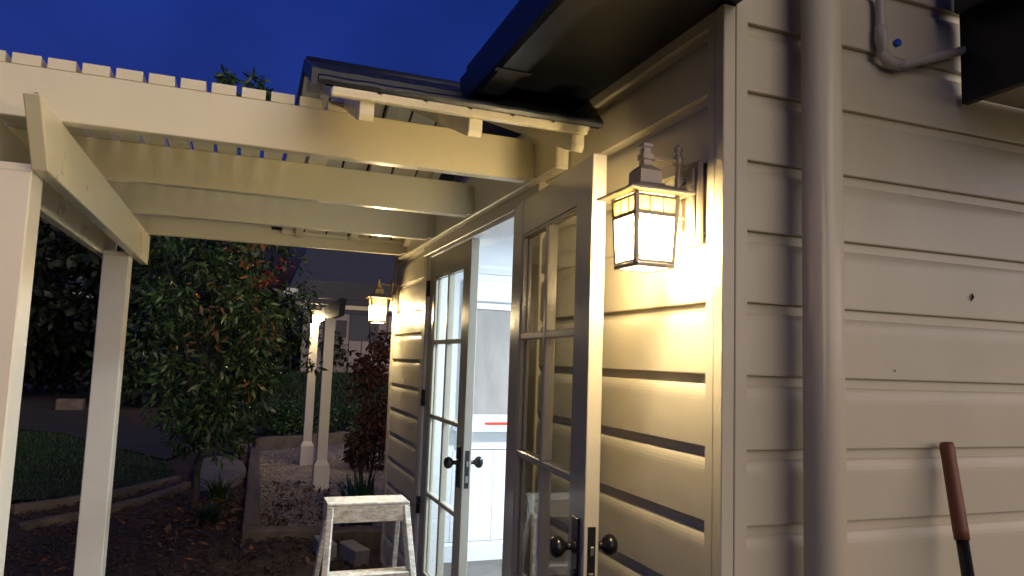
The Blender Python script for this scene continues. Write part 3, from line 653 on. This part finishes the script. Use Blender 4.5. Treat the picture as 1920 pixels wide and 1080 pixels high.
for z_ in (.625, .345):
    t = (LZ - .02 - z_) / (LZ - .075); hw = .153 + .062 * t - .014; yy = LYF + .02 - .29 * t
    part('tread', 'alu', lambda b: (b.box(LX - hw, LX + hw, yy - .035, yy + .045, z_ - .006, z_, .001), b.box(LX - hw, LX + hw, yy - .038, yy - .0355, z_ - .036, z_ - .001), b.box(LX - hw, LX + hw, yy + .0455, yy + .048, z_ - .03, z_ - .001)), lad)
part('cross_brace', 'alu', lambda b: b.box(LX - .155, LX + .155, LYF + .29, LYF + .30, .35, .39, .001), lad)

# ================================================================== VEGETATION
def leafcloud(name, centers, nper, ls, spread, mats, weights, parent, droop=.5, aspect=.28, seed=1):
    rg = np.random.default_rng(seed); C = np.array([c[:3] for c in centers]); Rr = np.array([c[3] for c in centers]); n = len(C) * nper
    idx = np.repeat(np.arange(len(C)), nper)
    d = rg.normal(size=(n, 3)); d /= np.linalg.norm(d, axis=1)[:, None]; rad = Rr[idx] * (.35 + .65 * rg.random(n) ** .5)
    P = C[idx] + d * rad[:, None] * spread
    dirv = d * .6 + rg.normal(size=(n, 3)) * .5; dirv[:, 2] -= droop; dirv /= np.linalg.norm(dirv, axis=1)[:, None]
    side = np.cross(dirv, rg.normal(size=(n, 3))); side /= np.linalg.norm(side, axis=1)[:, None] + 1e-9
    up = np.cross(side, dirv); l = (ls * (.45 + 1.0 * rg.random(n) ** 1.3))[:, None]; a = l * aspect
    V = np.stack([P, P + dirv * l * .35 + side * a * .5 + up * a * .12, P + dirv * l * .7 + side * a * .38 - up * a * .1, P + dirv * l - up * l * .15, P + dirv * l * .7 - side * a * .38 - up * a * .1, P + dirv * l * .35 - side * a * .5 + up * a * .12], 1).reshape(-1, 3)
    b = np.arange(n) * 6; F = np.concatenate([np.stack([b, b + 1, b + 5], 1)[:, :, None], np.stack([b + 1, b + 2, b + 5], 1)[:, :, None], np.stack([b + 5, b + 2, b + 4], 1)[:, :, None], np.stack([b + 2, b + 3, b + 4], 1)[:, :, None]], 2)
    F = F.transpose(0, 2, 1).reshape(-1, 3); mi = rg.choice(len(mats), n, p=weights)
    return V, F, np.repeat(mi, 4)
def tree_limbs(base, top_pts, r0, parent, name='branch', m='bark'):
    for k, (mid, tip) in enumerate(top_pts):
        part(name, m, lambda b: b.tube([base, Vector(base).lerp(Vector(mid), .5) + Vector((random.uniform(-.03, .03), random.uniform(-.03, .03), 0)), mid, tip], [r0, r0 * .8, r0 * .55, r0 * .15], 8), parent)
tr = empty('leafy_tree', (-.27, 7.3, .03), 'leafy green tree with a thin trunk and a few orange and red leaves', 'tree')
part('trunk', 'bark', lambda b: b.tube([(-.30, 7.28, -.02), (-.275, 7.3, .18), (-.285, 7.31, .36), (-.25, 7.33, .62)], [.042, .032, .028, .030], 12), tr)
limbs = []
for k in range(9):
    a = 2 * PI * k / 9 + .3; r_ = random.uniform(.2, .55); z_ = random.uniform(1.2, 3.0)
    limbs.append(((-.25 + math.cos(a) * r_ * .5, 7.33 + math.sin(a) * r_ * .5, .6 + (z_ - .6) * .5), (-.2 + math.cos(a) * r_ * 1.2, 7.35 + math.sin(a) * r_, z_)))
tree_limbs((-.25, 7.33, .58), limbs, .022, tr)
cl = []
rt = random.Random(11)
while len(cl) < 130:
    z_ = rt.uniform(.62, 3.15); t = (z_ - .62) / 2.5
    rr = .82 * math.sin(PI * min(1, .20 + .62 * t)) ** .8
    x_ = rt.uniform(-1, 1) * rr; y_ = rt.uniform(-1, 1) * rr
    if x_ * x_ + y_ * y_ > rr * rr: continue
    if z_ < .9 and abs(x_) > .45: continue
    xc = -.16 + .0 * t - (.06 if z_ > 2.2 else 0)
    cl.append((xc + x_ * .95, 7.4 + y_, z_, rt.uniform(.12, .22)))
cl += [(-.30, 7.5, 4.16, .055), (-.04, 7.5, 4.16, .09), (.06, 7.5, 4.05, .06), (-.28, 7.5, 3.95, .08), (-.05, 7.5, 3.9, .13), (-.2, 7.5, 3.65, .16), (-.3, 7.5, 3.45, .15), (-.35, 7.4, 3.2, .2), (-.15, 7.4, 3.1, .22)]
V, F, MI = leafcloud('crown', cl, 112, .085, 1.0, [0, 1, 2], [.42, .33, .25], tr, seed=3)
V2, F2, MI2 = leafcloud('crown', [(.60, 7.0, 1.42, .07), (.66, 7.0, 1.36, .06), (.57, 7.0, 1.62, .06), (.60, 7.0, 2.0, .08), (.5, 7.0, 2.1, .12), (.45, 7.0, 2.3, .12)], 22, .08, 1, [0, 2], [.5, .5], tr, seed=9)
V = np.concatenate([V, V2]); F = np.concatenate([F, F2 + len(V) - len(V2)]); MI = np.concatenate([MI, np.where(MI2 == 1, 2, 0)])
mesh_np('crown', V, F, [M['leafA'], M['leafB'], M['leafC']], MI, tr)
ol = [(.02, 6.95, 2.35, .10), (.10, 6.9, 2.15, .14), (.05, 6.85, 1.95, .14), (.20, 6.9, 1.80, .10), (-.08, 6.9, 2.45, .10), (.25, 6.9, 1.60, .10), (.1, 6.9, 1.2, .1)]
ol += [(-.25, 6.75, 2.0, .2), (-.1, 6.7, 1.7, .2), (.15, 6.75, 2.5, .12), (-.3, 6.7, 1.5, .2)]
V, F, MI = leafcloud('o', ol, 30, .085, 1.0, [0, 1, 2], [.35, .25, .4], tr, seed=5)
mesh_np('autumn_leaves', V, F, [M['leafO'], M['leafB'], M['dry']], MI, tr)
V, F, MI = leafcloud('r', [(.24, 6.85, 2.20, .06), (.34, 6.85, 2.27, .05), (.17, 6.85, 2.15, .05)], 12, .075, 1.0, [0], [1], tr, seed=6)
mesh_np('red_leaves', V, F, [M['leafR']], MI, tr)
# creeper / rust shrub past the house end
rs = empty('rust_shrub', (1.15, 7.0, 0), 'rusty brown leaved shrub hanging below the lantern at the wall end', 'shrub')
part('stem', 'bark', lambda b: b.tube([(1.18, 7.1, 0), (1.15, 7.1, .7), (1.2, 7.1, 1.3), (1.17, 7.1, 1.8)], [.02, .016, .012, .005], 8), rs)
part('stem', 'bark', lambda b: b.tube([(1.22, 7.15, 0), (1.3, 7.15, .6), (1.27, 7.12, 1.5)], [.016, .012, .005], 8), rs)
cc = [(1.10 + rt.uniform(-.0, .32), 7.1 + rt.uniform(-.15, .15), rt.uniform(.45, 1.68), rt.uniform(.08, .13)) for _ in range(34)]
V, F, MI = leafcloud('c', cc, 75, .06, 1, [0, 1], [.6, .4], rs, seed=12, aspect=.4)
mesh_np('crown', V, F, [M['rust'], M['rust2']], MI, rs)
# grass tufts & strap plant
def tuft(loc, n, h, wd, m, label, name='grass_tuft', cat='plant', spread=.9):
    o = empty(name, loc, label, cat, None); V = []; F = []; rg = random.Random(int(loc[0] * 1000) + n)
    for i in range(n):
        a = rg.uniform(0, 2 * PI); l = h * rg.uniform(.6, 1.2); lean = rg.uniform(.15, spread); px = loc[0] + rg.gauss(0, .03); py = loc[1] + rg.gauss(0, .03)
        dx, dy = math.cos(a), math.sin(a); sx, sy = -dy * wd / 2, dx * wd / 2; k = len(V)
        for s_ in range(5):
            t = s_ / 4; rad = lean * l * t ** 1.3; zz = loc[2] + l * (t - .45 * lean * t * t * 1.3); ww = (1 - t) ** .6
            V += [(px + dx * rad - sx * ww, py + dy * rad - sy * ww, zz), (px + dx * rad + sx * ww, py + dy * rad + sy * ww, zz)]
        for s_ in range(4): F.append((k + 2 * s_, k + 2 * s_ + 1, k + 2 * s_ + 3, k + 2 * s_ + 2))
    mesh_np('leaves', V, F, [M[m]], None, o); return o
tuft((-.10, 7.75, .03), 130, .30, .014, 'leafA', 'upright green grass tuft just right of the tree trunk, in front of the grey stone', spread=.8)
tuft((-.15, 6.75, .03), 420, .20, .010, 'grass', 'low round mound of fine green grass in front of the tree trunk', spread=1.0)
tuft((1.05, 6.35, .03), 34, .50, .075, 'strap', 'broad blue-green leaved plant growing at the foot of the wall end', name='strap_plant', spread=.5)

def farclouds(name, label, cx, cy, w_, h_, dpt, n, r, per, ls, seed, mats=('leafShade', 'leafShadePale'), cat='tree', trunk=True, z0=0.2):
    base = terrain(cx, cy); o = empty(name, (cx, cy, base), label, cat); rg = random.Random(seed)
    if trunk: part('trunk', 'bark', lambda b: b.tube([(cx, cy, base - .05), (cx + .05, cy, base + h_ * .35), (cx, cy, base + h_ * .7)], [w_ * .05, w_ * .035, w_ * .015], 10), o)
    c = []
    while len(c) < n:
        a, b, z_ = rg.uniform(-1, 1), rg.uniform(-1, 1), rg.uniform(-1, 1)
        if trunk and a * a + b * b + z_ * z_ > 1: continue
        c.append((cx + a * w_ / 2, cy + b * dpt / 2, base + z0 + (h_ - z0) * (z_ + 1) / 2, r * rg.uniform(.7, 1.2)))
    V, F, MI = leafcloud('c', c, per, ls, 1, [0, 1], [.7, .3], o, seed=seed, aspect=.5)
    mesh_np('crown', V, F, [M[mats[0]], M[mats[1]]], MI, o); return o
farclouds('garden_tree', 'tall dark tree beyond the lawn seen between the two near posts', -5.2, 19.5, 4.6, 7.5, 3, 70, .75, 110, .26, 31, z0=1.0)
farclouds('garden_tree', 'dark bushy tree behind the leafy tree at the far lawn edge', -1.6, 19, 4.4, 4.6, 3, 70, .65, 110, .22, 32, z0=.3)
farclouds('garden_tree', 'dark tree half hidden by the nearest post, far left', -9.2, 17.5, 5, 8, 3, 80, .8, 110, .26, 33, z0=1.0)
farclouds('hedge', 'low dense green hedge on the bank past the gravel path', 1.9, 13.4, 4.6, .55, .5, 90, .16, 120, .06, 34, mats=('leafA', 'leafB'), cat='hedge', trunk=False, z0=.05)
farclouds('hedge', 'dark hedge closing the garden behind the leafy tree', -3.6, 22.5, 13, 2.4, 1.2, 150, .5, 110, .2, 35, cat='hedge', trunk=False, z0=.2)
farclouds('low_shrub', 'low dark shrub at the right end of the gravel bed near the wall', 1.75, 9.6, .7, .55, .5, 16, .14, 90, .06, 36, mats=('rust2', 'leafC'), cat='shrub', trunk=False, z0=.05)

# ================================================================== FAR HOUSES
fh = empty('neighbour_house', (4.5, 22, .8), 'distant mauve-grey house with a slate roof past the second pergola', 'house')
part('wall', 'farwall', lambda b: b.box(1.7, 9, 22, 26, .6, 3.2), fh)
part('roof', 'farroof', lambda b: b.hexa([(1.2, 21.5, 3.30), (9.5, 21.5, 3.30), (9.5, 26.5, 3.30), (1.2, 26.5, 3.30), (1.9, 23.6, 5.05), (9.5, 23.6, 5.05), (9.5, 24.4, 5.05), (1.9, 24.4, 5.05)]), fh)
part('fascia', 'pale', lambda b: b.box(1.15, 9.5, 21.42, 21.49, 3.14, 3.32), fh)
dr = part('door', 'farroof', lambda b: b.box(3.05, 3.9, 21.95, 21.999, .85, 2.9), fh)
part('window', 'charcoal', lambda b: b.box(2.55, 2.95, 21.96, 21.999, 2.0, 2.5), fh)
for k in range(9): part('cladding_board', 'farwall', lambda b: b.box(1.9 + k * .38, 1.9 + k * .38 + .35, 21.935, 21.949, .8, 1.9 if 2.5 < 1.9 + k * .38 < 3.9 else 3.1), fh)
fh2 = empty('neighbour_house', (-6, 30, 1), 'far dark house with a pale eave line seen left of the leafy tree', 'house')
part('wall', 'fence', lambda b: b.box(-6.6, -1.5, 30, 34, .1, 3.2), fh2)
part('roof', 'farroof', lambda b: b.hexa([(-7.2, 29.6, 3.35), (-1, 29.6, 3.35), (-1, 34.4, 3.35), (-7.2, 34.4, 3.35), (-5.6, 31.8, 4.5), (-2.6, 31.8, 4.5), (-2.6, 32.2, 4.5), (-5.6, 32.2, 4.5)]), fh2)
part('fascia', 'pale', lambda b: b.box(-7.25, -.95, 29.5, 29.59, 3.18, 3.38), fh2)

sc.render.engine = 'CYCLES'
sc.cycles.max_bounces = 8; sc.cycles.diffuse_bounces = 4; sc.cycles.glossy_bounces = 4; sc.cycles.transparent_max_bounces = 16
sc.cycles.sample_clamp_indirect = 6
sc.cycles.use_denoising = True
